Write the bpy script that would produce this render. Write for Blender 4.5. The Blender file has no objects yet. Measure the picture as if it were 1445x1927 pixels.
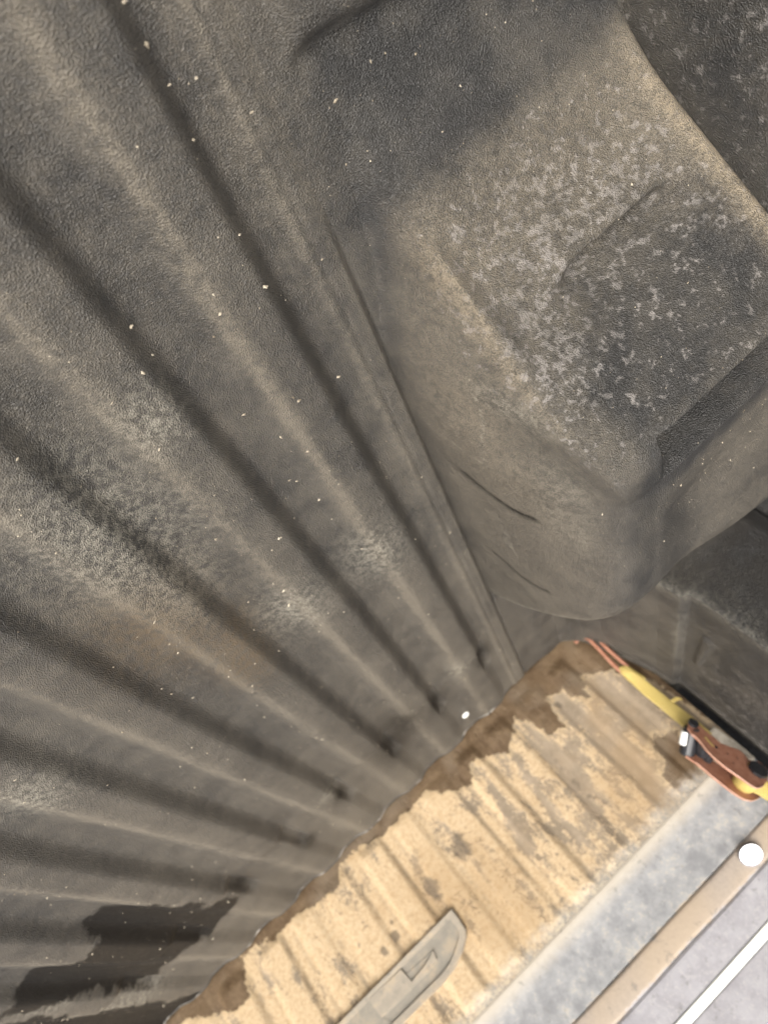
import bpy, bmesh, math, random
import numpy as np
from mathutils import Matrix, Vector
random.seed(7); rng = np.random.default_rng(7)
S = bpy.context.scene
COL = S.collection

# ------------------------------------------------------------------ camera
cam_d = bpy.data.cameras.new('camera'); cam = bpy.data.objects.new('camera', cam_d); COL.objects.link(cam)
cam_d.sensor_fit = 'VERTICAL'; cam_d.sensor_height = 36.0; cam_d.lens = 36.0 * 1336 / 1927
cam_d.clip_start = 0.01; cam_d.clip_end = 200
RX = (-0.74006993, 0.29886808, 0.60247354)      # picture right, in bed axes
RD = (0.65861374, 0.50337273, 0.55932444)       # picture down
RF = (-0.13610453, 0.81073656, -0.56936965)     # view direction
cam.matrix_world = Matrix(((RX[0], -RD[0], -RF[0], 0.0), (RX[1], -RD[1], -RF[1], 0.0), (RX[2], -RD[2], -RF[2], 0.4), (0, 0, 0, 1)))
cam_d.dof.use_dof = True; cam_d.dof.focus_distance = 0.52; cam_d.dof.aperture_fstop = 6.0
S.camera = cam

# ------------------------------------------------------------------ sky, sun, exposure
W = bpy.data.worlds.new('World'); S.world = W; W.use_nodes = True
wn = W.node_tree.nodes; wl = W.node_tree.links; wn.clear()
sky = wn.new('ShaderNodeTexSky'); sky.sky_type = 'NISHITA'; sky.sun_disc = False
SUN_EL, SUN_AZ = math.radians(42), math.radians(145)   # azimuth from +Y towards +X
sky.sun_elevation = SUN_EL; sky.sun_rotation = SUN_AZ; sky.air_density = 1.0; sky.dust_density = 6.0; sky.ozone_density = 0.3
hs = wn.new('ShaderNodeHueSaturation'); hs.inputs['Saturation'].default_value = 0.22
bg = wn.new('ShaderNodeBackground'); bg.inputs['Strength'].default_value = 0.14
wo = wn.new('ShaderNodeOutputWorld')
wl.new(sky.outputs[0], hs.inputs['Color']); wl.new(hs.outputs[0], bg.inputs['Color']); wl.new(bg.outputs[0], wo.inputs[0])
sd = bpy.data.lights.new('sun', 'SUN'); sd.energy = 1.2; sd.angle = math.radians(50); sd.color = (1.0, 0.93, 0.82)
sun = bpy.data.objects.new('sun', sd); COL.objects.link(sun)
to_sun = Vector((math.sin(SUN_AZ) * math.cos(SUN_EL), math.cos(SUN_AZ) * math.cos(SUN_EL), math.sin(SUN_EL)))
sun.rotation_euler = to_sun.to_track_quat('Z', 'Y').to_euler()
S.view_settings.view_transform = 'Standard'; S.view_settings.look = 'None'; S.view_settings.gamma = 1.0
S.view_settings.use_curve_mapping = False; S.view_settings.exposure = 0.90
S.render.engine = 'CYCLES'; S.cycles.max_bounces = 3; S.cycles.diffuse_bounces = 2; S.cycles.glossy_bounces = 2

# ------------------------------------------------------------------ numeric helpers
def ss(a, b, x):
    t = np.clip((x - a) / (b - a), 0, 1); return t * t * (3 - 2 * t)
def smin(a, b, k):
    h = np.maximum(k - np.abs(a - b), 0) / k; return np.minimum(a, b) - h * h * k * 0.25
def smax(a, b, k): return -smin(-a, -b, k)
def poly_sd(px, py, poly):
    """signed distance to a polygon, positive inside"""
    P = np.array(poly); n = len(P); d = np.full(px.shape, 1e9); ins = np.zeros(px.shape, bool)
    for i in range(n):
        ax, ay = P[i]; bx, by = P[(i + 1) % n]; ex, ey = bx - ax, by - ay
        t = np.clip(((px - ax) * ex + (py - ay) * ey) / (ex * ex + ey * ey + 1e-12), 0, 1)
        d = np.minimum(d, np.hypot(px - ax - t * ex, py - ay - t * ey))
        c = (ay > py) != (by > py)
        with np.errstate(divide='ignore', invalid='ignore'):
            xi = ax + (py - ay) * ex / (ey if ey else 1e-12)
        ins ^= c & (px < xi)
    return np.where(ins, d, -d)
def line_sd(px, py, pts):
    d = np.full(px.shape, 1e9)
    for (ax, ay), (bx, by) in zip(pts[:-1], pts[1:]):
        ex, ey = bx - ax, by - ay
        t = np.clip(((px - ax) * ex + (py - ay) * ey) / (ex * ex + ey * ey), 0, 1)
        d = np.minimum(d, np.hypot(px - ax - t * ex, py - ay - t * ey))
    return d
def blobs(px, py, lst, asp=1.0):
    o = np.zeros(px.shape)
    for (cx, cy), r in lst: o = np.maximum(o, np.exp(-(((px - cx) / r) ** 2 + ((py - cy) / (r * asp)) ** 2)))
    return o

# ------------------------------------------------------------------ mesh helpers
def link(name, me, mat, parent=None):
    o = bpy.data.objects.new(name, me); COL.objects.link(o)
    if mat: me.materials.append(mat)
    if parent: o.parent = parent
    return o
def grid(name, X, Y, Z, mat, parent=None, attrs=None, flip=False, smooth=True):
    r, c = X.shape
    co = np.stack([X, Y, Z], -1).reshape(-1, 3)
    i = np.arange(r * c).reshape(r, c)
    q = np.stack([i[:-1, :-1], i[:-1, 1:], i[1:, 1:], i[1:, :-1]], -1).reshape(-1, 4)
    if flip: q = q[:, ::-1]
    me = bpy.data.meshes.new(name)
    me.vertices.add(len(co)); me.vertices.foreach_set('co', co.astype(np.float32).ravel())
    me.loops.add(q.size); me.loops.foreach_set('vertex_index', q.astype(np.int32).ravel())
    me.polygons.add(len(q)); me.polygons.foreach_set('loop_start', np.arange(0, q.size, 4, dtype=np.int32))
    me.update(calc_edges=True); me.validate()
    if smooth: me.polygons.foreach_set('use_smooth', np.ones(len(q), bool))
    for k, v in (attrs or {}).items():
        a = me.attributes.new(k, 'FLOAT', 'POINT'); a.data.foreach_set('value', np.broadcast_to(v, X.shape).astype(np.float32).ravel())
    return link(name, me, mat, parent)
def from_bm(name, bm, mat, parent=None, smooth=False):
    bmesh.ops.recalc_face_normals(bm, faces=bm.faces[:])
    me = bpy.data.meshes.new(name); bm.to_mesh(me); bm.free()
    if smooth: me.polygons.foreach_set('use_smooth', np.ones(len(me.polygons), bool))
    return link(name, me, mat, parent)
def bevel(bm, w, seg=2):
    bmesh.ops.bevel(bm, geom=bm.edges[:] , offset=w, segments=seg, affect='EDGES', profile=0.6, clamp_overlap=True)
def prism(poly, to3, depth, bev=0.0, holes=None):
    """extrude a 2D outline; to3(u, v, w) gives the world point"""
    bm = bmesh.new()
    a = [bm.verts.new(to3(u, v, 0)) for u, v in poly]; b = [bm.verts.new(to3(u, v, depth)) for u, v in poly]
    bm.faces.new(a); bm.faces.new(b[::-1]); n = len(poly)
    for i in range(n): bm.faces.new((a[i], b[i], b[(i + 1) % n], a[(i + 1) % n]))
    if bev:
        es = [e for e in bm.edges if len([f for f in e.link_faces if len(f.verts) > 4]) == 1]
        bmesh.ops.bevel(bm, geom=es, offset=bev, segments=2, affect='EDGES', profile=0.6, clamp_overlap=True)
    bmesh.ops.triangulate(bm, faces=[f for f in bm.faces if len(f.verts) > 4])
    return bm
def tube(bm, pts, rad, seg=10, cap=True):
    pts = [Vector(p) for p in pts]; rings = []
    ref = Vector((0.31, 0.2, 0.93))
    for i, p in enumerate(pts):
        t = (pts[min(i + 1, len(pts) - 1)] - pts[max(i - 1, 0)]).normalized()
        u = t.cross(ref).normalized(); v = t.cross(u)
        r = rad[i] if isinstance(rad, (list, tuple)) else rad
        rings.append([bm.verts.new(p + u * math.cos(2 * math.pi * k / seg) * r + v * math.sin(2 * math.pi * k / seg) * r) for k in range(seg)])
    for a, b in zip(rings[:-1], rings[1:]):
        for k in range(seg): bm.faces.new((a[k], a[(k + 1) % seg], b[(k + 1) % seg], b[k]))
    if cap: bm.faces.new(rings[0][::-1]); bm.faces.new(rings[-1])
def catmull(pts, n=6):
    P = [Vector(p) for p in pts]; out = []
    for i in range(len(P) - 1):
        a, b, c, d = P[max(i - 1, 0)], P[i], P[i + 1], P[min(i + 2, len(P) - 1)]
        for k in range(n):
            t = k / n; out.append(0.5 * ((2 * b) + (c - a) * t + (2 * a - 5 * b + 4 * c - d) * t * t + (3 * b - a - 3 * c + d) * t ** 3))
    return out + [P[-1]]
def empty(name, loc, label, cat, group=None):
    o = bpy.data.objects.new(name, None); COL.objects.link(o); o.empty_display_size = 0.05
    o['label'] = label; o['category'] = cat
    if group: o['group'] = group
    return o

# ------------------------------------------------------------------ materials
class N:
    def __init__(s, name):
        s.m = bpy.data.materials.new(name); s.m.use_nodes = True; s.t = s.m.node_tree; s.n = s.t.nodes; s.l = s.t.links
        s.b = s.n['Principled BSDF']; s.co = s.n.new('ShaderNodeTexCoord').outputs['Object']
    def put(s, sock, v):
        if hasattr(v, 'is_output'): s.l.new(v, sock)
        else: sock.default_value = (*v, 1.0) if isinstance(v, tuple) and len(v) == 3 and sock.type == 'RGBA' else v
    def ma(s, op, a, b=0.0, c=None, clamp=False):
        x = s.n.new('ShaderNodeMath'); x.operation = op; x.use_clamp = clamp
        s.put(x.inputs[0], a); s.put(x.inputs[1], b)
        if c is not None: s.put(x.inputs[2], c)
        return x.outputs[0]
    def mr(s, v, a, b, c=0.0, d=1.0, smooth=True):
        x = s.n.new('ShaderNodeMapRange'); x.interpolation_type = 'SMOOTHSTEP' if smooth else 'LINEAR'
        s.put(x.inputs[0], v); x.inputs[1].default_value = a; x.inputs[2].default_value = b; x.inputs[3].default_value = c; x.inputs[4].default_value = d
        return x.outputs[0]
    def mix(s, f, a, b, mode='MIX'):
        x = s.n.new('ShaderNodeMix'); x.data_type = 'RGBA'; x.blend_type = mode
        s.put(x.inputs[0], f); s.put(x.inputs[6], a); s.put(x.inputs[7], b); return x.outputs[2]
    def vec(s, sc=(1, 1, 1), rot=(0, 0, 0)):
        x = s.n.new('ShaderNodeMapping'); x.inputs['Scale'].default_value = sc; x.inputs['Rotation'].default_value = rot
        s.l.new(s.co, x.inputs[0]); return x.outputs[0]
    def noise(s, scale, detail=3, rough=0.55, vec=None, dist=0.0):
        x = s.n.new('ShaderNodeTexNoise'); s.l.new(vec or s.co, x.inputs['Vector'])
        x.inputs['Scale'].default_value = scale; x.inputs['Detail'].default_value = detail; x.inputs['Roughness'].default_value = rough
        x.inputs['Distortion'].default_value = dist; return x.outputs[0]
    def vor(s, scale, vec=None, out='Distance', feat='F1'):
        x = s.n.new('ShaderNodeTexVoronoi'); x.feature = feat; s.l.new(vec or s.co, x.inputs['Vector']); x.inputs['Scale'].default_value = scale
        return x.outputs[out]
    def at(s, name):
        x = s.n.new('ShaderNodeAttribute'); x.attribute_name = name; return x.outputs['Fac']
    def bump(s, h, strength, dist, prev=None):
        x = s.n.new('ShaderNodeBump'); s.put(x.inputs['Height'], h); x.inputs['Strength'].default_value = strength; x.inputs['Distance'].default_value = dist
        if prev: s.l.new(prev, x.inputs['Normal'])
        return x.outputs[0]
    def done(s, col, rough, normal=None, spec=0.5, metal=0.0):
        s.put(s.b.inputs['Base Color'], col); s.put(s.b.inputs['Roughness'], rough); s.b.inputs['Specular IOR Level'].default_value = 0.5 if spec is None else spec
        s.b.inputs['Metallic'].default_value = metal
        if normal: s.l.new(normal, s.b.inputs['Normal'])
        return s.m

def liner_material(name, floor):
    s = N(name)
    big = s.noise(5.0, 2, 0.6); mid = s.noise(26.0, 3, 0.65); fine = s.noise(150.0, 3, 0.7); grit = s.noise(900.0, 1, 0.6)
    base = s.mix(s.mr(mid, 0.3, 0.7), (0.028, 0.027, 0.026), (0.047, 0.044, 0.040))
    dm = s.ma('ADD', s.ma('MULTIPLY', s.mr(big, 0.25, 0.75), 0.30), s.ma('MULTIPLY', s.mr(s.ma('ADD', s.ma('MULTIPLY', mid, 0.5), s.ma('MULTIPLY', fine, 0.5)), 0.35, 0.70), 0.36))
    dm = s.ma('ADD', dm, s.ma('MULTIPLY', s.at('dust_shade'), s.mr(fine, 0.25, 0.65, 0.45, 1.0)))
    if floor:
        streak = s.noise(1.0, 2, 0.6, vec=s.vec((60, 5, 60)))
        dm = s.ma('ADD', dm, s.ma('MULTIPLY', s.at('ridge'), s.mr(s.ma('ADD', s.ma('MULTIPLY', streak, 0.5), s.ma('MULTIPLY', fine, 0.5)), 0.35, 0.62, 0.15, 0.75)))
    dm = s.ma('MULTIPLY', dm, s.mr(grit, 0.30, 0.62, 0.55, 1.1))
    dm = s.ma('MAXIMUM', s.ma('MINIMUM', dm, 1.0), 0.0)
    c = s.mix(dm, base, (0.160, 0.138, 0.106))
    r = s.ma('ADD', 0.38, s.ma('MULTIPLY', dm, 0.26))
    pm = s.ma('MULTIPLY', s.at('pale'), s.mr(s.ma('ADD', s.ma('MULTIPLY', fine, 0.6), s.ma('MULTIPLY', grit, 0.4)), 0.42, 0.62))
    if not floor:
        # light water marks on the wheel arch and side wall
        sp = s.ma('ADD', s.ma('MULTIPLY', s.noise(120.0, 1, 0.5), 0.50), s.ma('MULTIPLY', s.noise(260.0, 2, 0.6), 0.50))
        att = s.at('spots')
        spm = s.mr(s.ma('ADD', sp, s.ma('MULTIPLY', att, 0.12)), 0.60, 0.70)
        spm = s.ma('MULTIPLY', spm, s.mr(att, 0.0, 0.25))
        c = s.mix(s.ma('MULTIPLY', spm, s.mr(mid, 0.3, 0.7, 0.22, 0.62)), c, (0.31, 0.285, 0.265))
        r = s.ma('ADD', r, s.ma('MULTIPLY', spm, 0.12))
        # golden road dust worn into the grain
        gm = s.ma('MULTIPLY', s.at('gold'), s.mr(s.ma('ADD', s.ma('MULTIPLY', grit, 0.55), s.ma('MULTIPLY', fine, 0.45)), 0.36, 0.64, 0.22, 1.0))
        c = s.mix(s.ma('MINIMUM', gm, 0.9), c, (0.30, 0.245, 0.170))
    c = s.mix(s.ma('MULTIPLY', pm, 0.6), c, (0.36, 0.335, 0.27))
    if floor:
        c = s.mix(s.ma('MULTIPLY', s.at('rust'), s.mr(fine, 0.3, 0.7, 0.15, 0.7)), c, (0.12, 0.078, 0.036))
        wm = s.mr(s.ma('ADD', s.at('wet'), s.ma('MULTIPLY', s.ma('SUBTRACT', s.noise(38.0, 4, 0.62), 0.5), 0.05)), -0.005, 0.004)
    else:
        wm = s.ma('MULTIPLY', s.at('scratch'), s.mr(fine, 0.3, 0.6, 0.45, 0.95))
    wm = s.ma('MAXIMUM', wm, s.ma('MULTIPLY', s.at('darken'), s.mr(mid, 0.3, 0.6, 0.5, 1.0)))
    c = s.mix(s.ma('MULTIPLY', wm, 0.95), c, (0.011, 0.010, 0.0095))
    s.put(s.b.inputs['Specular IOR Level'], s.ma('SUBTRACT', 0.5, s.ma('MULTIPLY', wm, 0.32)))
    # moulded grain
    gh = s.ma('ADD', s.ma('MULTIPLY', s.noise(1350.0, 0, 0.5), 0.7), s.vor(980.0))
    nb = s.bump(gh, 1.0, 0.0011)
    r = s.ma('SUBTRACT', r, s.ma('MULTIPLY', wm, 0.05))
    return s.done(c, r, nb, None)
def edge_material():
    s = N('worn_liner_edge')
    c = s.mix(s.mr(s.noise(32, 3, 0.6), 0.50, 0.64), (0.045, 0.042, 0.038), (0.34, 0.315, 0.28))
    return s.done(c, 0.5)
def mud_material():
    s = N('muddy_tailgate_liner')
    st = s.noise(1.0, 3, 0.6, vec=s.vec((34, 34, 9))); mid = s.noise(30.0, 4, 0.7); fine = s.noise(170.0, 3, 0.75); grit = s.noise(620.0, 1, 0.7)
    big = s.noise(7.0, 3, 0.55)
    xx = s.n.new('ShaderNodeSeparateXYZ'); s.l.new(s.co, xx.inputs[0])
    grad = s.mr(xx.outputs[0], -0.30, 0.22)
    sand = s.mix(s.mr(fine, 0.3, 0.72), (0.40, 0.285, 0.165), (0.57, 0.44, 0.285))
    grey = s.mix(s.mr(mid, 0.3, 0.7), (0.215, 0.17, 0.12), (0.315, 0.25, 0.18))
    k = s.ma('ADD', s.ma('MULTIPLY', st, 0.5), s.ma('ADD', s.ma('MULTIPLY', mid, 0.28), s.ma('MULTIPLY', fine, 0.22)))
    k = s.ma('ADD', k, s.ma('MULTIPLY', s.ma('SUBTRACT', grad, 0.62), 0.13)); k = s.ma('ADD', k, s.ma('MULTIPLY', s.at('crest'), 0.035))
    sm = s.mr(k, 0.465, 0.545)
    c = s.mix(sm, grey, sand)
    c = s.mix(s.ma('MULTIPLY', s.mr(s.ma('ADD', s.ma('MULTIPLY', grit, 0.4), s.ma('MULTIPLY', fine, 0.6)), 0.52, 0.66), 0.42), c, (0.20, 0.155, 0.105))
    c = s.mix(s.mr(big, 0.5, 0.68, 0.0, 0.4), c, (0.30, 0.195, 0.095))
    # grime lines in the rib roots and dark patches
    c = s.mix(s.ma('MULTIPLY', s.at('root'), s.mr(mid, 0.42, 0.62, 0.0, 0.55)), c, (0.16, 0.125, 0.085))
    dk = s.mr(s.ma('ADD', s.at('dark'), s.ma('MULTIPLY', s.ma('SUBTRACT', s.noise(70.0, 4, 0.7), 0.5), 1.3)), 0.45, 0.85)
    c = s.mix(s.ma('MULTIPLY', dk, 0.72), c, (0.105, 0.083, 0.062))
    # wet band along the bottom, with a crisp crusty shoreline
    wn_ = s.ma('ADD', s.at('wet'), s.ma('MULTIPLY', s.ma('SUBTRACT', s.noise(55.0, 6, 0.68), 0.5), 0.035))
    wm = s.ma('MULTIPLY', s.mr(wn_, -0.0012, 0.0020), s.mr(fine, 0.2, 0.5, 0.8, 1.0))
    wetc = s.mix(s.mr(mid, 0.3, 0.7), (0.085, 0.052, 0.026), (0.155, 0.105, 0.060)); wetc = s.mix(s.mr(big, 0.45, 0.6, 0, 0.75), wetc, (0.165, 0.125, 0.085))
    c = s.mix(wm, c, wetc)
    rim = s.ma('MULTIPLY', s.mr(wn_, -0.012, -0.001), s.ma('SUBTRACT', 1.0, wm))
    c = s.mix(s.ma('MULTIPLY', rim, s.mr(fine, 0.35, 0.6, 0.0, 0.6)), c, (0.48, 0.36, 0.21))
    zt = s.ma('ADD', xx.outputs[2], s.ma('MULTIPLY', s.ma('SUBTRACT', mid, 0.5), 0.07)); c = s.mix(s.mr(zt, 0.275, 0.312, 0.0, 0.85), c, s.mix(s.mr(fine, 0.35, 0.65), (0.25, 0.245, 0.235), (0.44, 0.385, 0.30)))
    gap = s.at('gap'); c = s.mix(gap, c, (0.035, 0.024, 0.015))
    h = s.ma('ADD', s.ma('MULTIPLY', sm, 0.7), s.ma('MULTIPLY', fine, 0.5)); h = s.ma('SUBTRACT', h, s.ma('MULTIPLY', wm, 0.8)); h = s.ma('SUBTRACT', h, s.ma('MULTIPLY', dk, 0.4))
    nb = s.bump(h, 0.6, 0.0016); nb = s.bump(grit, 0.35, 0.0009, nb)
    r = s.mix(wm, (0.9, 0.9, 0.9), (0.55, 0.55, 0.55))
    return s.done(c, r, nb, 0.35)
def dusty_grey(name, a, b, d, dm=0.5, sc=20.0):
    s = N(name)
    mid = s.noise(sc, 5, 0.7, vec=s.vec((1, 1, 1.4))); fine = s.noise(160, 4, 0.7); big = s.noise(5, 3, 0.55)
    c = s.mix(s.mr(mid, 0.3, 0.7), a, b)
    c = s.mix(s.mr(s.ma('ADD', s.ma('MULTIPLY', mid, 0.5), s.ma('ADD', s.ma('MULTIPLY', big, 0.3), s.ma('MULTIPLY', fine, 0.2))), 0.47, 0.62, 0.0, dm), c, d)
    c = s.mix(s.ma('MULTIPLY', s.mr(s.noise(60, 5, 0.75), 0.56, 0.7), 0.4), c, (0.10, 0.10, 0.10))
    nb = s.bump(s.ma('ADD', mid, s.ma('MULTIPLY', fine, 0.5)), 0.3, 0.001)
    return s.done(c, 0.62, nb, 0.4)
def simple(name, a, b, rough, sc=80.0, metal=0.0, bump=0.0, spec=0.5):
    s = N(name); n1 = s.noise(sc, 4, 0.65)
    c = s.mix(s.mr(n1, 0.32, 0.68), a, b)
    return s.done(c, s.ma('ADD', rough, s.ma('MULTIPLY', s.ma('SUBTRACT', n1, 0.5), 0.2)), s.bump(n1, bump, 0.0005) if bump else None, spec, metal)
def webbing_material():
    s = N('yellow_webbing')
    v = s.vec((1, 1, 1)); wv = s.n.new('ShaderNodeTexWave'); wv.wave_type = 'BANDS'; wv.bands_direction = 'Z'; s.l.new(s.co, wv.inputs['Vector']); wv.inputs['Scale'].default_value = 190; wv.inputs['Distortion'].default_value = 0.8
    w2 = s.n.new('ShaderNodeTexWave'); w2.bands_direction = 'X'; s.l.new(s.co, w2.inputs['Vector']); w2.inputs['Scale'].default_value = 160; w2.inputs['Distortion'].default_value = 0.6
    h = s.ma('MULTIPLY', wv.outputs['Fac'], w2.outputs['Fac'])
    c = s.mix(s.mr(h, 0.05, 0.7), (0.46, 0.345, 0.095), (0.62, 0.495, 0.20))
    c = s.mix(s.mr(s.noise(60, 4, 0.7), 0.5, 0.7, 0, 0.4), c, (0.46, 0.35, 0.15))
    return s.done(c, 0.75, s.bump(h, 0.6, 0.0008), 0.3)

M_LINER = liner_material('black_floor_liner', True); M_ARCH = liner_material('black_side_liner', False); M_EDGE = edge_material(); M_MUD = mud_material()
M_UP = dusty_grey('dusty_grey_liner', (0.19, 0.19, 0.195), (0.29, 0.29, 0.29), (0.40, 0.36, 0.30), 0.6, 34)
M_TAN = dusty_grey('tan_dust_strip', (0.30, 0.24, 0.19), (0.36, 0.285, 0.22), (0.44, 0.34, 0.24), 0.7, 28)
M_RAIL = dusty_grey('pale_painted_rail', (0.27, 0.26, 0.275), (0.33, 0.32, 0.335), (0.40, 0.38, 0.37), 0.5, 18)
def upper_gate_material():
    s = N('dusty_upper_gate')
    mid = s.noise(34.0, 4, 0.7); fine = s.noise(170.0, 3, 0.7); big = s.noise(6.0, 2, 0.55)
    xx = s.n.new('ShaderNodeSeparateXYZ'); s.l.new(s.co, xx.inputs[0]); z = xx.outputs[2]
    zn = s.ma('ADD', z, s.ma('MULTIPLY', s.ma('SUBTRACT', s.ma('ADD', s.ma('MULTIPLY', mid, 0.5), s.ma('MULTIPLY', fine, 0.5)), 0.5), 0.022))
    panel = s.mix(s.mr(mid, 0.3, 0.7), (0.18, 0.18, 0.185), (0.29, 0.29, 0.29))
    panel = s.mix(s.mr(s.ma('ADD', s.ma('MULTIPLY', mid, 0.5), s.ma('MULTIPLY', fine, 0.5)), 0.52, 0.64, 0.0, 0.6), panel, (0.40, 0.36, 0.30))
    panel = s.mix(s.mr(zn, 0.335, 0.305, 0.0, 0.8), panel, (0.42, 0.365, 0.285))
    tan = s.mix(s.mr(fine, 0.3, 0.7), (0.30, 0.255, 0.215), (0.36, 0.30, 0.245)); tan = s.mix(s.mr(big, 0.4, 0.6, 0.0, 0.6), tan, (0.40, 0.31, 0.215))
    rail = s.mix(s.mr(mid, 0.3, 0.7), (0.26, 0.25, 0.265), (0.34, 0.33, 0.345)); rail = s.mix(s.mr(fine, 0.5, 0.7, 0.0, 0.5), rail, (0.41, 0.39, 0.38))
    c = s.mix(s.mr(zn, 0.391, 0.3965), panel, tan); c = s.mix(s.mr(zn, 0.4265, 0.4320), c, rail)
    c = s.mix(s.ma('MULTIPLY', s.mr(s.noise(60, 3, 0.75), 0.57, 0.7), 0.45), c, (0.11, 0.105, 0.10))
    return s.done(c, 0.62, s.bump(s.ma('ADD', mid, s.ma('MULTIPLY', fine, 0.6)), 0.35, 0.0012), 0.4)
M_GATE = upper_gate_material()
M_STEEL = simple('bare_copper_edge', (0.50, 0.29, 0.21), (0.60, 0.38, 0.29), 0.4)
M_WHITE = simple('white_plastic', (0.88, 0.89, 0.84), (0.92, 0.92, 0.88), 0.25)
M_PLATE = dusty_grey('badge_grey', (0.28, 0.245, 0.195), (0.34, 0.295, 0.235), (0.46, 0.35, 0.22), 0.6, 40)
M_PLATE_D = dusty_grey('badge_recess_grey', (0.22, 0.20, 0.165), (0.275, 0.245, 0.20), (0.40, 0.31, 0.20), 0.45, 40)
M_WEB = webbing_material()
M_COPPER = simple('copper_coated_steel', (0.32, 0.14, 0.085), (0.42, 0.205, 0.135), 0.42, 120, 0.1, 0.15)
M_BLACK = simple('black_steel', (0.012, 0.013, 0.015), (0.03, 0.03, 0.034), 0.32, 150)
M_TAIL = simple('dirty_webbing_tail', (0.30, 0.27, 0.22), (0.46, 0.42, 0.35), 0.9, 90, 0, 0.5)
M_CRUMB = simple('pale_crumbs', (0.20, 0.16, 0.11), (0.50, 0.44, 0.34), 0.8, 25)

# ------------------------------------------------------------------ stains, in bed coordinates (metres)
POLY = [(0.6189, 0.0145), (0.5429, 0.061), (0.5117, 0.0636), (0.5, 0.0369), (0.4954, 0.0033), (0.463, 0.0059), (0.4352, 0.0239), (0.3985, 0.0203), (0.3905, 0.0171), (0.341, 0.0287), (0.3044, 0.0344), (0.2879, 0.0124), (0.2494, 0.0087), (0.1936, 0.0251), (0.1265, 0.0239), (0.0927, 0.0202), (0.0778, 0.0452), (0.0296, 0.0663), (0.0092, 0.0444), (-0.013, 0.0473), (-0.0519, 0.0718), (-0.0705, 0.0593), (-0.099, 0.0368), (-0.1121, 0.062), (-0.1218, 0.0958), (-0.1502, 0.1047), (-0.1537, 0.0772), (-0.1639, 0.0489), (-0.1962, 0.0612), (-0.1954, 0.0862), (-0.2143, 0.0984), (-0.2288, 0.0673), (-0.2513, 0.0765), (-0.2737, 0.095), (-0.308, 0.1527), (-0.319, 0.2489), (-0.4, 0.25), (-0.4, -0.06), (1.2, -0.06), (1.2, 0.02), (0.7, 0.03)]
BLOB = [(-0.2432, 0.2113), (-0.2696, 0.2306), (-0.2475, 0.288), (-0.2518, 0.3131), (-0.2084, 0.3049), (-0.2002, 0.2922), (-0.1986, 0.2589), (-0.2229, 0.2488), (-0.2243, 0.2221)]
CRACK = [(-0.1002, 0.1344), (-0.0975, 0.166), (-0.095, 0.202), (-0.1101, 0.2263), (-0.0868, 0.2366), (-0.0873, 0.2625), (-0.0935, 0.2878)]
DARK = [((0.1087, 0.126), 0.0208), ((0.1831, 0.1374), 0.0176), ((0.2721, 0.1485), 0.0096), ((0.0256, 0.2155), 0.0072), ((0.2654, 0.1307), 0.0048), ((0.299, 0.1539), 0.008), ((-0.1686, 0.0727), 0.0064)]
FL = [(0.589, 0.7611), (0.557, 0.788), (0.5212, 0.7805), (0.5017, 0.7921), (0.4898, 0.8236), (0.4648, 0.8215), (0.4496, 0.7785), (0.4375, 0.7775), (0.4209, 0.785), (0.4054, 0.805), (0.4023, 0.8671), (0.3956, 0.8939), (0.3932, 0.9849), (0.375, 1.030), (0.4087, 1.0556), (0.4496, 1.0732), (0.481, 1.0318), (0.5315, 1.0493), (0.5493, 1.0092), (0.5503, 0.8984), (0.5641, 0.83), (0.5848, 0.7566)]
FL2 = [(0.5933, 0.7656), (0.5778, 0.8456), (0.589, 1.0015), (0.5792, 1.1605), (0.5516, 1.2681), (0.6853, 1.3147), (0.6522, 0.828)]
FDARK = [((-0.1127, 1.0138), 0.0186), ((-0.0155, 1.0278), 0.0186), ((0.0724, 1.0245), 0.0342), ((0.0485, 0.998), 0.0373), ((0.2616, 1.0765), 0.0132), ((0.3584, 1.0136), 0.0189), ((0.1796, 1.0258), 0.0132)]
FRUST = [((0.0998, 0.5833), 0.03), ((0.0932, 0.5459), 0.03), ((0.1242, 0.4749), 0.05)]
FPALE = [((0.0107, 0.301), 0.02), ((0.0898, 0.3801), 0.05), ((0.09, 0.3551), 0.05), ((-0.0623, 0.6053), 0.03), ((0.0903, 0.4456), 0.035), ((0.0315, 0.5805), 0.03), ((-0.0734, 0.9789), 0.02), ((0.1837, 0.9824), 0.02), ((0.5495, 0.8459), 0.03), ((0.5727, 1.0366), 0.04), ((0.6406, 1.3567), 0.04), ((0.2987, 0.5213), 0.03)]
LET1 = [(0.3191, 0.1894), (0.2919, 0.1896), (0.2903, 0.1994), (0.2886, 0.2123), (0.2882, 0.2187), (0.3125, 0.219), (0.3536, 0.2177), (0.3556, 0.1878)]
LET2 = [(0.2903, 0.1994), (0.236, 0.2026), (0.2491, 0.2085), (0.2603, 0.2101), (0.2886, 0.2123)]
LET3 = [(0.2886, 0.2123), (0.2603, 0.2101), (0.2491, 0.2085), (0.236, 0.2026), (0.2399, 0.216), (0.2625, 0.2194), (0.2882, 0.2187)]
LET4 = [(0.3811, 0.1872), (0.3556, 0.1878), (0.3536, 0.2177), (0.3419, 0.2359), (0.3798, 0.2219)]
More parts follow.
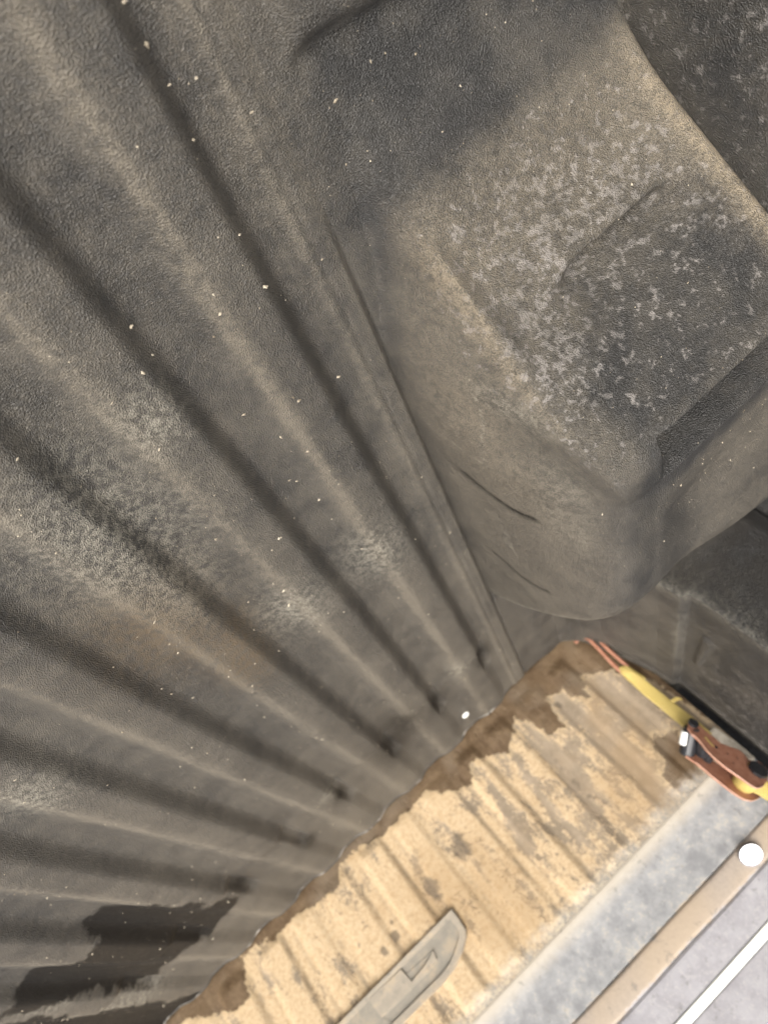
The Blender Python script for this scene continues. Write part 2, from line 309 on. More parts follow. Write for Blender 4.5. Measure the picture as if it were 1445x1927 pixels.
PL1= [(0.0011, -0.0448), (0.0031, -0.0322), (0.0007, -0.0178), (0.0013, -0.0049), (-0.0078, 0.0059), (-0.0171, 0.0152), (-0.017, 0.0248), (-0.0123, 0.0337), (-0.0278, 0.0428), (-0.027, 0.055), (-0.0178, 0.0629), (-0.0019, 0.0672), (0.0145, 0.068), (0.0287, 0.0653), (0.0334, 0.0585), (0.0349, 0.0489), (0.0375, 0.0371), (0.0402, 0.0252), (0.0415, 0.0139), (0.0413, 0.0016), (0.0397, -0.0102), (0.0352, -0.0209), (0.0323, -0.0309), (0.0327, -0.0393), (0.0283, -0.0488), (0.0135, -0.0555), (0.0013, -0.0534)]
PL2= [(0.0341, -0.0273), (0.0023, -0.0286), (-0.0024, -0.018), (-0.0035, -0.0027), (-0.0064, 0.0101), (-0.01, 0.0279), (-0.0116, 0.0382), (-0.0295, 0.0612), (-0.0249, 0.0713), (-0.0111, 0.0734), (0.0076, 0.0699), (0.0181, 0.0616), (0.0227, 0.0518), (0.0254, 0.0383), (0.0268, 0.0253), (0.0283, 0.0137), (0.0284, 0.0011), (0.0296, -0.0138)]
SCR1 = [(0.5306, 0.0462), (0.5377, 0.063), (0.5417, 0.0833), (0.5456, 0.1031), (0.5443, 0.1204), (0.5406, 0.1307)]
SCR2 = [(0.6896, 0.0415), (0.6962, 0.0655), (0.7068, 0.0883), (0.7059, 0.1091), (0.7004, 0.1248)]

# ------------------------------------------------------------------ the bed liner
liner = empty('bed_liner', (0, 0, 0), 'black moulded plastic truck bed liner with ribbed floor and wheel arch', 'bed liner')
PITCH, V0, YA, YB = 0.0938, -0.1086, -0.25, 1.219
def rib_z(u, Y):
    H = 0.0130 - 0.0062 * ss(0.972, 0.990, Y)
    v = np.where(u < 0.3, u + 1.0, u)
    z = H * (ss(-0.13, 0.12, u) - ss(0.36, 0.66, u)) - 0.0022 * ss(0.54, 0.92, v) * (1 - ss(0.92, 1.08, v)) * (1 - ss(0.97, 1.0, Y))
    pocket = ss(0.965, 0.995, Y) * (1 - ss(1.045, 1.075, Y))
    z = z - 0.006 * pocket * (1 - ss(0.03, 0.13, np.abs(u - 0.97))) - 0.006 * pocket * (1 - ss(0.03, 0.13, np.abs(u + 0.03)))
    return z
def floor_attrs(X, Y, u):
    a = {}
    a['ridge'] = np.exp(-((u - 0.43) / 0.07) ** 2) * 1.0
    a['dust_shade'] = 0.10 * ss(0.1, 0.3, u) * (1 - ss(0.45, 0.6, u)) + 0.12 * ss(0.5, 1.0, Y) + 0.22 * ss(1.05, 1.2, Y)
    a['wet'] = np.maximum(poly_sd(X, Y, FL), poly_sd(X, Y, FL2))
    a['darken'] = blobs(X, Y, FDARK, 1.7) * 0.95  # darker spots at the rib ends
    a['rust'] = blobs(X, Y, FRUST, 1.5)
    a['pale'] = blobs(X, Y, FPALE, 1.4)
    return a
ys = np.arange(YA, YB + 1e-6, 0.004); ys[-1] = YB
# flat border beside the wheel arch (with its shallow step)
xs = np.concatenate([np.linspace(V0 - 0.18 * PITCH, -0.160, 22), [-0.1625, -0.1640, -0.1646, -0.1652]])
Xg, Yg = np.meshgrid(xs, ys)
def border_z(X): return 0.0024 * ss(-0.134, -0.141, X) - 0.0012 * np.exp(-((X + 0.147) / 0.0025) ** 2) - 0.004 * ss(-0.1612, -0.1646, X)
ua = (Xg - V0) / PITCH
at = floor_attrs(Xg, Yg, ua * 0 - 0.3); at['ridge'] = np.exp(-((Xg + 0.141) / 0.004) ** 2) * 0.5; at['dust_shade'] = at['dust_shade'] + 0.12 + 0.15 * np.exp(-((Xg + 0.160) / 0.004) ** 2)
zb = border_z(Xg) + rib_z(ua, Yg) + (0.004 * ss(-0.1612, -0.1646, Xg) - 0.0024 * ss(-0.150, -0.1646, Xg)) * (1 - ss(0.22, 0.34, Yg))
floor_panel = grid('floor_panel', Xg, Yg, zb, M_LINER, liner, at, flip=True)
uu = np.unique(np.concatenate([np.linspace(-0.18, -0.13, 3), np.linspace(-0.13, 0.12, 14), np.linspace(0.12, 0.36, 5), np.linspace(0.36, 0.66, 11), np.linspace(0.66, 0.82, 5)]))
NR = 13
for k in range(NR):
    wob = 0.0012 * np.sin(ys * 5.0 + k * 1.7)
    U, Yg = np.meshgrid(uu, ys)
    edge = ss(-0.18, -0.05, U) * (1 - ss(0.65, 0.82, U))
    X = V0 + (k + U) * PITCH + (wob[:, None]) * edge
    grid('rib', X, Yg, rib_z(U, Yg), M_LINER, floor_panel, floor_attrs(X, Yg, U))
    # the cut end of the sheet, a rounded pale lip
    if True:
        bm = bmesh.new(); q = np.linspace(-0.18, 0.82, 40)
        tube(bm, [(V0 + (k + t) * PITCH, YB + 0.0005, float(rib_z(np.array(t), np.array(YB))) - 0.0016) for t in q], 0.0027, 8, cap=False)
        from_bm('cut_edge', bm, M_EDGE, floor_panel, True)

# wheel arch and the floor round it
def arch_h(X, Y):
    f1 = 1.25 * (Y - 0.270 - 0.030 * ss(-0.225, -0.165, X) ** 2)
    f2 = 0.208 + 0 * X - 0.010 * np.exp(-((X + 0.30) / 0.05) ** 2) * ss(0.50, 0.58, Y)
    f3 = 1.1 * (0.890 + 0.27 * (-0.2 - X) - Y)
    x0 = -0.1655 - 0.030 * (1 - ss(0.285, 0.42, Y)); f4 = (x0 - X) * 6.3
    q4 = np.clip((-0.1655 - X) / 0.072, 0, 1); f5 = 0.213 * (1 - (1 - q4) ** 2.5) ** (1 / 2.5)
    w5 = ss(0.41, 0.49, Y); f4 = f4 * (1 - w5) + (f5 + np.maximum(-0.1655 - X - 0.072, 0) ** 2 * 40) * w5
    inn = ss(-0.203, -0.222, X)
    # moulded panel on the sloping front: raised field, soft cross groove
    f1 = f1 - 0.0110 * inn * ss(0.282, 0.330, Y) * (1 - 0.75 * ss(0.368, 0.384, Y)) * (1 - ss(-0.378, -0.392, X)) + 0.0050 * np.exp(-((X + 0.201) / 0.006) ** 2) * ss(0.29, 0.305, Y) * (1 - ss(0.37, 0.40, Y))
    f1 = f1 + 0.006 * np.exp(-((X + 0.411) / 0.008) ** 2) - 0.035 * ss(-0.417, -0.428, X)
    gx = ss(-0.240, -0.300, X) * ss(-0.402, -0.360, X)
    f1 = f1 - 0.0310 * gx * ss(0.353, 0.371, Y) * (1 - ss(0.371, 0.420, Y))
    h = smin(smin(f1, f2, 0.026), f3, 0.055)
    slot = ss(0.436, 0.4445, Y) * (1 - ss(0.4795, 0.4840, Y)) * ss(-0.244, -0.256, X)
    lip = np.exp(-((Y - 0.430) / 0.006) ** 2) * ss(-0.24, -0.255, X) * 0.009
    h = h + lip - 0.085 * slot
    h = smin(h, f4, 0.018 + 0.075 * ss(0.345, 0.28, Y))
    fl = 0.008 * (1 - ss(0.0, 0.014, Y - 0.168 - 0.12 * np.abs(X + 0.20))) * ss(-0.178, -0.192, X)
    fl = fl - 0.004 * np.exp(-((Y - 0.182 - 0.12 * np.abs(X + 0.20)) / 0.006) ** 2) * ss(-0.178, -0.190, X)
    fl = fl + 0.004 * ss(-0.19, -0.225, X) * ss(0.9, 1.0, Y)
    kk = 0.006 + 0.016 * ss(-0.166, -0.172, X) * (1 - ss(0.45, 0.60, Y)) + 0.030 * ss(-0.178, -0.23, X) + 0.030 * (1 - ss(0.29, 0.36, Y)) * ss(-0.166, -0.185, X)
    return smax(h, fl, kk) - 0.004 * ss(-0.1680, -0.1652, X) * ss(0.22, 0.34, Y)
xs = np.concatenate([-0.1652 - np.linspace(0, 1, 64) ** 1.0 * 0.0448, np.linspace(-0.2115, -0.436, 110)])
ysw = np.concatenate([np.arange(YA, 0.26, 0.006), np.arange(0.26, 0.92, 0.0018), np.arange(0.92, YB, 0.006), [YB]])
X, Y = np.meshgrid(xs, ysw); Z = arch_h(X, Y)
slope = ss(0.262, 0.285, Y) * ss(0.47, 0.42, Y)
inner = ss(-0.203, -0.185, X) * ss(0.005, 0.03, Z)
cen = np.exp(-(((Y - 0.345) / 0.055) ** 2 + ((X + 0.30) / 0.095) ** 2))
XE = -0.1655 - 0.030 * (1 - ss(0.285, 0.42, Y)) - 1.25 * (Y - 0.27) / 6.3
at = {}
at['spots'] = np.clip(cen * 1.0 * slope + 0.75 * slope * np.exp(-(((Y - 0.375) / 0.03) ** 2 + ((X + 0.215) / 0.03) ** 2)) + 0.16 * slope + 0.2 * ss(-0.42, -0.43, X), 0, 1) * ss(0.02, 0.05, Z) * (1 - ss(0.0, 0.012, X - XE))
at['gold'] = np.clip(0.85 * slope * np.exp(-((X + 0.412) / 0.010) ** 2) * ss(0.24, 0.27, Y) + 0.30 * np.exp(-(((Y - 0.305) / 0.030) ** 2 + ((X + 0.19) / 0.035) ** 2)) * ss(0.26, 0.30, Y)
    + 0.22 * np.exp(-((Y - 0.295) / 0.018) ** 2) * slope + 0.34 * ss(-0.19, -0.172, X) * ss(0.28, 0.33, Y) * (1 - ss(0.40, 0.62, Y)) + 0.28 * slope * ss(0.38, 0.30, Y)
    + 0.55 * ss(0.43, 0.36, Y) * slope * np.exp(-((X - XE) / 0.0045) ** 2), 0, 1) * ss(0.0, 0.085, Z)
at['dust_shade'] = 0.25 * np.exp(-((Y - 0.431) / 0.006) ** 2) * ss(-0.24, -0.26, X) + 0.35 * inner + 0.15 * slope * ss(0.40, 0.36, Y) * ss(0.0, 0.07, Z) + 0.30 * ss(0.49, 0.53, Y) * ss(-0.24, -0.34, X) + 0.05 * ss(0.80, 0.95, Y) + 0.1 * slope * ss(0.008, 0.04, Z) - 0.36 * (1 - ss(0.0, 0.075, Z)) * (1 - ss(0.30, 0.36, Y)) * ss(-0.170, -0.215, X) - 0.40 * ss(0.37, 0.40, Y) * ss(-0.215, -0.24, X) * (1 - ss(0.49, 0.51, Y)) - 0.15 * ss(0.5, 0.55, Y) * ss(-0.20, -0.22, X) * ss(-0.33, -0.27, X)  # upper slope is clean; the slot's shade is put into lowered dust too
at['pale'] = 0.8 * np.exp(-(((Y - 0.405) / 0.012) ** 2 + ((X + 0.186) / 0.006) ** 2)) + 0.35 * np.exp(-((Z - 0.17) / 0.03) ** 2) * inner * ss(0.42, 0.47, Y) * ss(0.62, 0.5, Y)
sc = np.zeros(X.shape)
if 1:
    sc = np.maximum(sc, np.exp(-(line_sd(Y, Z, SCR1) / 0.0052) ** 2)); sc = np.maximum(sc, 0.85 * np.exp(-(line_sd(Y, Z, SCR2) / 0.0040) ** 2))
    sc = sc * ss(-0.21, -0.20, X)
at['scratch'] = sc
F3 = 1.1 * (0.890 + 0.27 * (-0.2 - X) - Y)
at['pale'] = np.maximum(at['pale'], 0.8 * np.exp(-((F3 - Z - 0.004) / 0.006) ** 2) * ss(0.66, 0.70, Y) * ss(0.01, 0.03, Z))
for pl, wd, am in (([(0.4073, 0.0897), (0.4347, 0.0929), (0.4795, 0.0908)], 0.0012, 0.9), ([(0.5422, 0.0909), (0.5866, 0.0896), (0.6397, 0.0882)], 0.0012, 0.9), ([(0.4834, 0.0457), (0.4859, 0.0686), (0.4868, 0.0937)], 0.0012, 0.7)):
    at['pale'] = np.maximum(at['pale'], am * np.exp(-(line_sd(Y, Z, pl) / wd) ** 2) * ss(-0.21, -0.20, X))
Xd = X - sc * 0.0012
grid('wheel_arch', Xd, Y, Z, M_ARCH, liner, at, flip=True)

# side wall above and in front of the arch
yw = np.linspace(YA, 0.90, 70); zw = np.linspace(-0.01, 0.56, 60)
Y, Z = np.meshgrid(yw, zw); X = -0.4335 - 0.03 * ss(0.05, 0.5, Z) - 0.004 * ss(0.26, 0.30, Z)
grid('side_wall', X, Y, Z, M_ARCH, liner, {'spots': 0.45 + 0 * X, 'dust_shade': -0.1 - 0.35 * ss(0.6, 0.75, Y)}, flip=True)  # lower dust behind the arch paints in the shade of the enclosed wall
# rear corner post of the side wall
sec = [(-0.243, -0.004), (-0.247, 0.004), (-0.262, 0.014), (-0.276, 0.034), (-0.290, 0.064), (-0.306, 0.110), (-0.318, 0.150), (-0.3205, 0.174), (-0.3215, 0.181), (-0.3310, 0.185), (-0.3320, 0.196), (-0.333, 0.24), (-0.333, 0.30), (-0.335, 0.40), (-0.337, 0.48), (-0.339, 0.57)]
zc = np.array([p[1] for p in sec]); xc = np.array([p[0] for p in sec])
zz = np.linspace(-0.004, 0.57, 150); xx = np.interp(zz, zc, xc)
yp = np.concatenate([np.linspace(0.80, 0.838, 4), np.linspace(0.842, 0.872, 8), np.linspace(0.876, 1.205, 60), np.linspace(1.208, 1.2235, 8), [1.232, 1.25, 1.30]])
Yg, Zg = np.meshgrid(yp, zz)
bl = ss(0.838, 0.874, Yg)
Xg = (-0.434) * (1 - bl) + xx[:, None] * bl
lipm = ss(1.203, 1.214, Yg); Xg = Xg + 0.004 * lipm * ss(0.03, 0.08, Zg) - 0.014 * ss(1.217, 1.2235, Yg)
dsh = np.exp(-(poly_sd(Yg, Zg, [(0.975, 0.226), (1.082, 0.214), (1.084, 0.204), (0.973, 0.212)]) - 0.0) ** 2 / 0.000012)
Xg = Xg + 0.0035 * ss(-0.001, 0.003, poly_sd(Yg, Zg, [(0.975, 0.228), (1.085, 0.214), (1.087, 0.203), (0.972, 0.211)]))
a = {'spots': 0.55 * ss(0.17, 0.26, Zg) * ss(0.95, 1.1, Yg), 'dust_shade': -0.32 + 0.24 * (1 - ss(0.16, 0.19, Zg)) + 0.15 * ss(1.2, 1.22, Yg), 'pale': 0.6 * np.exp(-((Yg - 0.875) / 0.014) ** 2) + 0.6 * np.exp(-((Zg - 0.179) / 0.005) ** 2) * ss(0.9, 0.95, Yg) * ss(1.12, 1.05, Yg),
     'darken': 0.75 * (1 - ss(0.866, 0.876, Yg)) + 0.7 * np.exp(-((Zg - 0.022) / 0.012) ** 2) * np.exp(-((Yg - 1.10) / 0.05) ** 2)}  # recess shade painted on the front chamfer, plus a dark patch low down
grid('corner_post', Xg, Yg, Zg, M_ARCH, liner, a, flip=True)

# ------------------------------------------------------------------ the tailgate
gate = empty('tailgate', (0, 0, 0), 'closed truck tailgate with mud-caked ribbed liner and dusty upper rail', 'tailgate')
TP, T0 = 0.0735, -0.1000
T_L, T_R, YT = -0.346, 1.10, 1.2405
def gate_y(t, z, j=0):
    e = 0.07 * math.sin(j * 2.3 + 0.7); f = 0.07 * math.sin(j * 4.1)
    r = (ss(0.10 + e, 0.28 + e, t) - ss(0.70 + f, 0.88 + f, t)) * (0.75 + 0.3 * math.sin(j * 1.9))
    ends = ss(0.012, 0.035, z) * (1 - ss(0.285, 0.300, z))
    return YT - 0.0058 * r * ends
def gate_attrs(X, Z, t):
    a = {}
    a['wet'] = np.maximum(poly_sd(X, Z, POLY), poly_sd(X, Z, BLOB))
    d = blobs(X, Z, DARK, 1.5); d = np.maximum(d, 0.62 * np.exp(-(line_sd(X, Z, CRACK) / 0.009) ** 2)); a['dark'] = d
    a['root'] = np.maximum(np.exp(-((t - 0.13) / 0.05) ** 2), 0.5 * np.exp(-((t - 0.86) / 0.05) ** 2)) * ss(0.02, 0.05, Z)
    a['crest'] = ss(0.15, 0.3, t) * (1 - ss(0.7, 0.85, t))
    a['gap'] = ss(0.0, -0.012, Z)
    return a
zg = np.concatenate([np.linspace(-0.03, 0.01, 8), np.linspace(0.0125, 0.30, 130), [0.3025, 0.305]])
t1 = np.linspace(0, 1, 34)
k0 = math.floor((T_L - T0) / TP) + 1; k1 = math.ceil((T_R - T0) / TP)
Xg, Zg = np.meshgrid(np.linspace(T0 + k1 * TP, T0 + (k1 + 2) * TP, 40), zg)
tt = ((Xg - T0) / TP) % 1.0
gate_liner = grid('gate_liner', Xg, gate_y(tt, Zg), Zg, M_MUD, gate, gate_attrs(Xg, Zg, tt))
for k in range(k0, k1):
    Tg, Zg = np.meshgrid(t1, zg); Xg = T0 + (k + Tg) * TP
    grid('rib', Xg, gate_y(Tg, Zg, k), Zg, M_MUD, gate_liner, gate_attrs(Xg, Zg, Tg))
def strip(name, prof, mat, parent, sub=5, xr=(T0 + k0 * TP, T0 + (k1 + 2) * TP), nx=160, wave=0.0):
    P = catmull([(0, y, z) for y, z in prof], sub) if sub > 1 else [Vector((0, y, z)) for y, z in prof]
    x = np.linspace(*xr, nx); X, J = np.meshgrid(x, np.arange(len(P)))
    Y = np.array([p.y for p in P])[:, None] + 0 * X; Z = np.array([p.z for p in P])[:, None] + wave * np.sin(X * 31) * 1.0
    return grid(name, X, Y, Z, mat, parent)
bm = bmesh.new(); bmesh.ops.create_cube(bm, size=1.0, matrix=Matrix.Translation((-0.335, 1.285, 0.285)) @ Matrix.Diagonal((0.075, 0.012, 0.65, 1)))
bevel(bm, 0.004)
from_bm('sky_blocker', bm, M_BLACK, gate)  # added dark bar behind the corner gap, hides the bright sky
strip('upper_panel', [(1.2405, 0.3051), (1.2402, 0.3080), (1.2412, 0.3120), (1.2440, 0.3200), (1.2480, 0.335), (1.2520, 0.360), (1.2540, 0.380), (1.2548, 0.3905), (1.2556, 0.3930)], M_GATE, gate)
strip('dusty_strip', [(1.2557, 0.3932), (1.2532, 0.3960), (1.2522, 0.4000), (1.2522, 0.412), (1.2530, 0.4240), (1.2542, 0.4275), (1.2570, 0.4302)], M_GATE, gate, wave=0.0006)
strip('top_rail', [(1.2571, 0.4304), (1.2552, 0.4335), (1.2548, 0.4370), (1.2560, 0.455), (1.2575, 0.4740), (1.2585, 0.4775)], M_GATE, gate)
strip('white_trim', [(1.2586, 0.4777), (1.2560, 0.4783), (1.2552, 0.4805), (1.2568, 0.4865), (1.2592, 0.4912)], M_WHITE, gate)
strip('top_cap', [(1.2593, 0.4914), (1.2580, 0.4930), (1.2578, 0.50), (1.2585, 0.54), (1.2600, 0.585), (1.2700, 0.605), (1.30, 0.61), (1.33, 0.60)], M_GATE, gate)

# raised badge on the gate liner
def badge3(y0):
    return lambda u, v, w: Vector((u, y0 + w, v))
MID = 0.425
half = [(0.1776, 0.1807), (0.1775, 0.196), (0.1793, 0.2147), (0.1852, 0.2225), (0.2020, 0.2325), (0.2236, 0.2416), (0.2483, 0.2440), (0.3327, 0.2431)]
outer = half + [(2 * MID - x, z) for x, z in half[::-1]]
ihalf = [(0.1896, 0.1885), (0.1885, 0.200), (0.189, 0.2100), (0.1960, 0.2165), (0.2085, 0.2235), (0.2256, 0.2307), (0.2465, 0.2335), (0.3400, 0.2335)]
inner_o = ihalf + [(2 * MID - x, z) for x, z in ihalf[::-1]]
badge = from_bm('badge_plate', prism(inner_o, badge3(1.2342), 0.006), M_PLATE_D, gate_liner)
bm = bmesh.new()
ya, yb = 1.2302, 1.2420
n = len(outer)
of = [bm.verts.new((x, ya + 0.0, z)) for x, z in outer]; inf = [bm.verts.new((x, ya + 0.0005, z)) for x, z in inner_o]
ob = [bm.verts.new((x, yb, z)) for x, z in outer]; ib = [bm.verts.new((x, 1.237, z)) for x, z in inner_o]
for i in range(n):
    j = (i + 1) % n
    bm.faces.new((of[i], of[j], inf[j], inf[i])); bm.faces.new((of[i], ob[i], ob[j], of[j])); bm.faces.new((inf[i], inf[j], ib[j], ib[i]))
bmesh.ops.bevel(bm, geom=[e for e in bm.edges if len(e.link_faces) == 2 and all(abs(v.co.y - ya) < 0.001 for v in e.verts) and any(abs(f.normal.y) < 0.5 for f in e.link_faces)], offset=0.0012, segments=2, affect='EDGES', clamp_overlap=True)
from_bm('badge_rim', bm, M_PLATE, gate_liner)
for pl, y0, mt in ((LET1, 1.2312, M_PLATE), (LET2, 1.2334, M_PLATE_D), (LET3, 1.2304, M_PLATE), (LET4, 1.2334, M_PLATE_D)):
    from_bm('raised_letter', prism(pl, badge3(y0), 0.004, 0.0005), mt, gate_liner)

# ------------------------------------------------------------------ round lamp glowing on the tailgate
lamp = empty('round_lamp', (0, 0, 0), 'small round white lamp glowing on the tan strip of the tailgate', 'lamp')
def disc_bm(c, r, th, ax, seg=32, dome=0.0, sx=1.0):
    bm = bmesh.new(); c = Vector(c); ax = Vector(ax).normalized(); u = ax.cross(Vector((0.2, 0.1, 1))).normalized(); v = ax.cross(u)
    rings = []
    for d, rr in ((0, 1.0), (th * 0.7, 1.0), (th, 0.92), (th + dome * 0.5, 0.6)):
        rings.append([bm.verts.new(c + ax * d + (u * math.cos(2 * math.pi * k / seg) * sx + v * math.sin(2 * math.pi * k / seg)) * r * rr) for k in range(seg)])
    for p, q in zip(rings[:-1], rings[1:]):
        for k in range(seg): bm.faces.new((p[k], p[(k + 1) % seg], q[(k + 1) % seg], q[k]))
    t = bm.verts.new(c + ax * (th + dome))
    for k in range(seg): bm.faces.new((rings[-1][k], rings[-1][(k + 1) % seg], t))
    bm.faces.new(rings[0][::-1]); return bm
sg = N('lamp_glow'); sg.b.inputs['Emission Color'].default_value = (1.0, 0.99, 0.96, 1); sg.b.inputs['Emission Strength'].default_value = 2.5
M_GLOW = sg.done((0.9, 0.9, 0.9), 0.3)
from_bm('bezel', disc_bm((-0.2065, 1.2510, 0.4120), 0.0148, 0.006, (0.05, -1, 0), sx=1.2), M_RAIL, lamp, True)
from_bm('lens', disc_bm((-0.2065, 1.2460, 0.4120), 0.0125, 0.004, (0.05, -1, 0), dome=0.004, sx=1.25), M_GLOW, lamp, True)

# ------------------------------------------------------------------ white oval disc standing in for a spot of daylight on the floor
zd = float(rib_z(np.array(0.75), np.array(1.161)))
pd = from_bm('daylight_disc', disc_bm((-0.0385, 1.160, zd + 0.0004), 0.0062, 0.0016, (0, -0.25, 1), dome=0.001), M_WHITE, None, True)
pd['label'] = 'tiny white oval disc standing in for a spot of daylight on the ribbed floor near the tailgate'; pd['category'] = 'disc'

# ------------------------------------------------------------------ ratchet strap in the corner
strap = empty('ratchet_strap', (0, 0, 0), 'yellow ratchet strap with copper hook and ratchet hanging in the corner', 'ratchet strap')
YS = 1.195
def web_bm(L, R, y, th=0.0028, n=60, wob=0.0):
    Lc = catmull([(x, 0, z) for x, z in L], 12); Rc = catmull([(x, 0, z) for x, z in R], 12)
    def samp(c, t):
        f = t * (len(c) - 1); i = min(int(f), len(c) - 2); return c[i].lerp(c[i + 1], f - i)
    bm = bmesh.new(); rows = []
    for i in range(n + 1):
        t = i / n; a = samp(Lc, t); b = samp(Rc, t); row = []
        for j in range(9):
            s = j / 8; p = a.lerp(b, s); bulge = 0.0012 * math.sin(math.pi * s) + 0.0015 * math.sin(t * 9)
            e = random.uniform(-0.0004, 0.0004) if j in (0, 8) else 0
            row.append((p.x + e, y - bulge, p.z))
        rows.append(row)
    F = [[bm.verts.new(p) for p in r] for r in rows]; B = [[bm.verts.new((p[0], p[1] + th, p[2])) for p in r] for r in rows]
    for i in range(n):
        for j in range(8):
            bm.faces.new((F[i][j], F[i][j + 1], F[i + 1][j + 1], F[i + 1][j])); bm.faces.new((B[i][j], B[i + 1][j], B[i + 1][j + 1], B[i][j + 1]))
        bm.faces.new((F[i][0], F[i + 1][0], B[i + 1][0], B[i][0])); bm.faces.new((F[i][8], B[i][8], B[i + 1][8], F[i + 1][8]))
    bm.faces.new(F[0] + B[0][::-1]); bm.faces.new(F[n][::-1] + B[n]); return bm
WL = [(-0.2755, 0.1095), (-0.2720, 0.1200), (-0.2728, 0.1290), (-0.2706, 0.1625), (-0.2720, 0.2326), (-0.2740, 0.262)]
WR = [(-0.2875, 0.1150), (-0.2885, 0.1280), (-0.2905, 0.1566), (-0.2925, 0.2006), (-0.2935, 0.229), (-0.2940, 0.2740)]
webb = from_bm('webbing', web_bm(WL, WR, YS), M_WEB, strap, True)
bm = bmesh.new()
for k in range(7): tube(bm, catmull([(-0.2915, YS, 0.2005 + 0.0008 * k), (-0.3000 - 0.0006 * k, YS - 0.002, 0.2030 + 0.0011 * k), (-0.3025 - random.random() * 0.002, YS - 0.003 + random.uniform(-.002, .002), 0.2070 + 0.0009 * k)], 3), 0.0006, 5)
from_bm('frayed_threads', bm, M_WEB, webb, True)
# folded loop at the hook end
from_bm('sewn_loop', web_bm([(-0.2730, 0.108), (-0.2722, 0.130), (-0.2712, 0.150)], [(-0.2880, 0.112), (-0.2925, 0.130), (-0.2940, 0.150)], YS + 0.0034, 0.0026, 20), M_WEB, webb, True)
for pts in ([(-0.268, 1.226, 0.020), (-0.277, 1.212, 0.0225), (-0.2855, 1.198, 0.0290), (-0.2925, 1.195, 0.0425), (-0.2890, 1.195, 0.0678), (-0.2885, 1.196, 0.0908), (-0.2882, 1.198, 0.1180)],
            [(-0.268, 1.224, 0.021), (-0.2765, 1.210, 0.0265), (-0.2800, 1.197, 0.0379), (-0.2795, 1.195, 0.0537), (-0.2775, 1.195, 0.0743), (-0.2752, 1.196, 0.0959), (-0.2748, 1.198, 0.1180)]):
    bm = bmesh.new(); tube(bm, catmull(pts, 7), 0.0034, 10); from_bm('hook_wire', bm, M_COPPER, strap, True)
nn = Vector((-0.68, -0.73, 0)).normalized(); aa = Vector((0.73, -0.68, 0)).normalized()
P1 = Vector((-0.285, 1.165, 0.30)); P2 = P1 - nn * 0.036
def rat(P0): return lambda u, v, w: P0 + aa * u + Vector((0, 0, v)) + nn * w
def flange(poly, i0, i1, P0, w):
    bm = bmesh.new(); pts = [rat(P0)(*poly[i], 0) for i in range(i0, i1)]
    tube(bm, catmull(pts, 3), w, 6); return bm
near = from_bm('side_plate', prism(PL1, rat(P1), -0.0025, 0.0005), M_COPPER, strap)
far = from_bm('side_plate', prism(PL2, rat(P2), -0.0025, 0.0005), M_COPPER, strap)
from_bm('plate_edge', flange(PL1, 12, 24, P1 + nn * 0.0004, 0.0009), M_STEEL, near, True)
from_bm('plate_edge', flange(PL2, 9, 18, P2 + nn * 0.0004, 0.0008), M_STEEL, far, True)
def rod(name, P0, uv, w0, w1, r, mat, parent, seg=20, uv2=None):
    a = rat(P0)(uv[0], uv[1], w0); b = rat(P0)(*(uv2 or uv), w1); bm = bmesh.new()
    d = (b - a); tube(bm, [a, a + d * 0.04, a + d * 0.96, b], [r * 0.86, r, r, r * 0.86], seg); return from_bm(name, bm, mat, parent)
rod('axle_bolt', P1, (-0.0048, 0.0504), 0.0055, 0.0004, 0.0142, M_BLACK, strap, 8)
rod('webbing_roll', P1, (0.004, 0.0470), -0.003, -0.033, 0.0165, M_WEB, strap, 28, (-0.008, 0.0470))
rod('handle_cap', P1, (0.0125, -0.0490), 0.0050, 0.0004, 0.0080, M_BLACK, strap, 18)
rod('handle_grip', P1, (0.0150, -0.0470), -0.0028, -0.042, 0.0115, M_BLACK, strap, 22, (0.021, -0.030))
rod('grip_insert', P1, (0.0235, -0.0490), -0.010, -0.028, 0.0062, M_WHITE, strap, 16, (0.0275, -0.0410))
rod('pawl_bar', P2, (0.0060, -0.0068), 0.014, 0.0004, 0.0075, M_BLACK, strap, 18)
rod('pawl_plate', P1, (0.018, -0.022), -0.003, -0.030, 0.0105, M_BLACK, strap, 14, (0.010, -0.016))
bm = prism([(0.0155, -0.0260), (0.0180, -0.0255), (0.0225, -0.0095), (0.0205, -0.0085)], rat(P1 + nn * 0.0004), 0.0006); from_bm('label_mark', bm, M_WEB, near)
rod('rivet_hole', P1, (0.018, -0.0055), 0.0009, 0.0002, 0.0024, M_BLACK, near, 12)
for uv in ((0.0115, 0.010), (0.0030, 0.022), (0.0200, 0.024)): rod('rivet_hole', P1, uv, 0.0006, 0.0002, 0.0011, M_BLACK, near, 10)
from_bm('webbing_tail', web_bm([(-0.2950, 0.268), (-0.2930, 0.292), (-0.2975, 0.312), (-0.3040, 0.336)], [(-0.3060, 0.268), (-0.3085, 0.285), (-0.3110, 0.308), (-0.3100, 0.336)], 1.203, 0.004, 30), M_TAIL, strap, True)
from_bm('webbing', web_bm([(-0.2600, 0.350), (-0.2700, 0.377), (-0.2740, 0.42), (-0.277, 0.58)], [(-0.2850, 0.355), (-0.2960, 0.377), (-0.3000, 0.42), (-0.303, 0.58)], 1.190, 0.003, 30), M_WEB, strap, True)

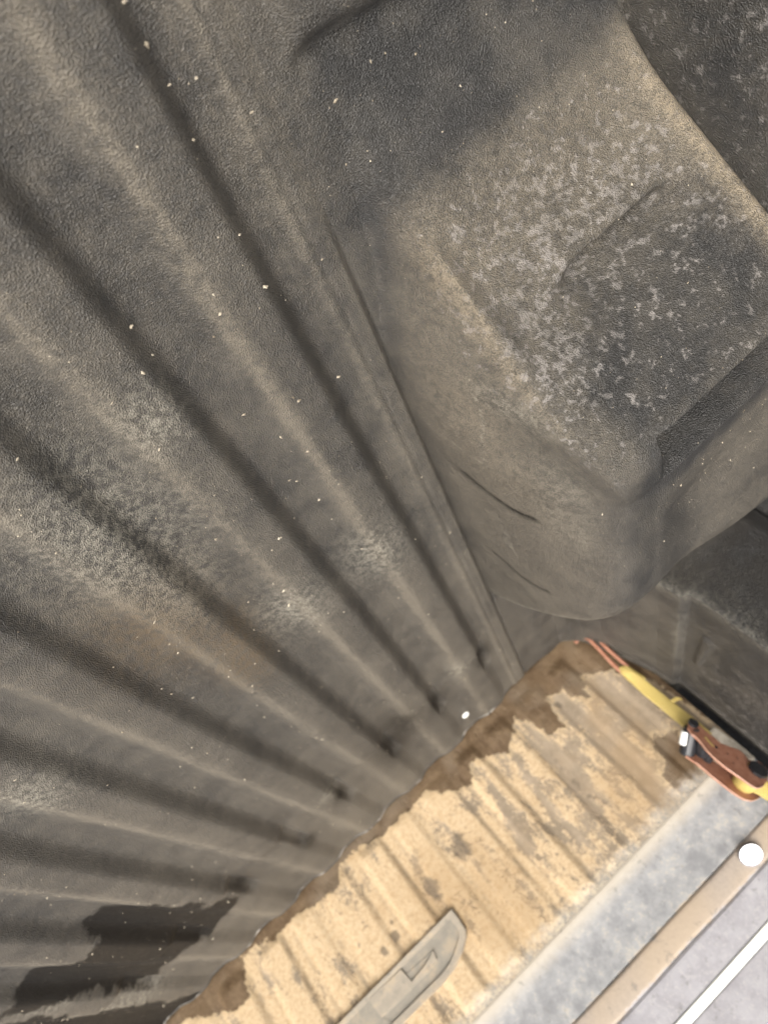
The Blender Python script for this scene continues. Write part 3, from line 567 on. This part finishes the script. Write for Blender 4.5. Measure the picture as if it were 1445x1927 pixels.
# ------------------------------------------------------------------ crumbs and grit
def crumb(V, F, c, r, el):
    b = len(V); ax = rng.normal(size=3); ax /= np.linalg.norm(ax) ; ax[2] *= 0.25
    P = np.array([(1, 0, 0), (-1, 0, 0), (0, 1, 0), (0, -1, 0), (0, 0, 1), (0, 0, -1)], float) * rng.uniform(0.55, 1.15, (6, 1)) * r
    P = P + np.outer(P @ ax, ax) * el; P[:, 2] = np.maximum(P[:, 2], -0.2 * r)
    V.extend((P + c).tolist())
    F.extend([(b + i, b + j, b + k) for i, j, k in ((0, 2, 4), (2, 1, 4), (1, 3, 4), (3, 0, 4), (2, 0, 5), (1, 2, 5), (3, 1, 5), (0, 3, 5))])
def floor_z(x, y):
    u = (x - V0) / PITCH
    if x < -0.165: return float(arch_h(np.array(x), np.array(y)))
    if u < -0.18: return float(border_z(np.array(x)))
    return float(rib_z(np.array((u + 0.18) % 1.0 - 0.18), np.array(y)))
V, F = [], []
for x, y, r in [(-0.1129, 0.1324, .0019), (-0.1013, 0.275, .0018), (-0.0671, 0.2705, .0019), (-0.1133, 0.1531, .0011), (-0.109, 0.1797, .0011), (-0.1203, 0.3913, .0017), (-0.0797, 0.369, .0016), (-0.0546, 0.3959, .0016), (-0.1998, 0.2133, .0012), (-0.0191, 0.2455, .0015), (0.0833, 0.2614, .0017), (0.0335, 0.5705, .0019), (-0.0424, 0.3573, .0014), (0.037, 0.4351, .0018)]:
    crumb(V, F, np.array((x, y, floor_z(x, y) + r * 0.3)), r, 0.8)
for i in range(2600):
    x = rng.uniform(-0.164, 0.62); y = rng.uniform(0.06, 1.2)
    if rng.random() < 0.35: x = V0 + PITCH * (rng.integers(0, 8) + rng.normal(0.45, 0.12))
    r = 0.00022 + 0.0011 * rng.random() ** 6 + 0.00014 * y
    el = rng.uniform(0, 1.8)
    if rng.random() < 0.04: el = rng.uniform(3, 7); r = 0.00028 + 0.00010 * y
    crumb(V, F, np.array((x, y, floor_z(x, y) + r * 0.3)), r, el)
for i in range(500):
    x = rng.uniform(-0.41, -0.168); y = rng.uniform(0.1, 0.62); r = 0.00025 + 0.0008 * rng.random() ** 5
    crumb(V, F, np.array((x, y, floor_z(x, y) + r * 0.2)), r, rng.uniform(0, 1.5))
me = bpy.data.meshes.new('crumbs'); me.from_pydata(V, [], F); me.update()
cr = link('crumbs', me, M_CRUMB); cr['kind'] = 'stuff'; cr['label'] = 'pale crumbs and grit scattered over the black bed liner'; cr['category'] = 'grit'
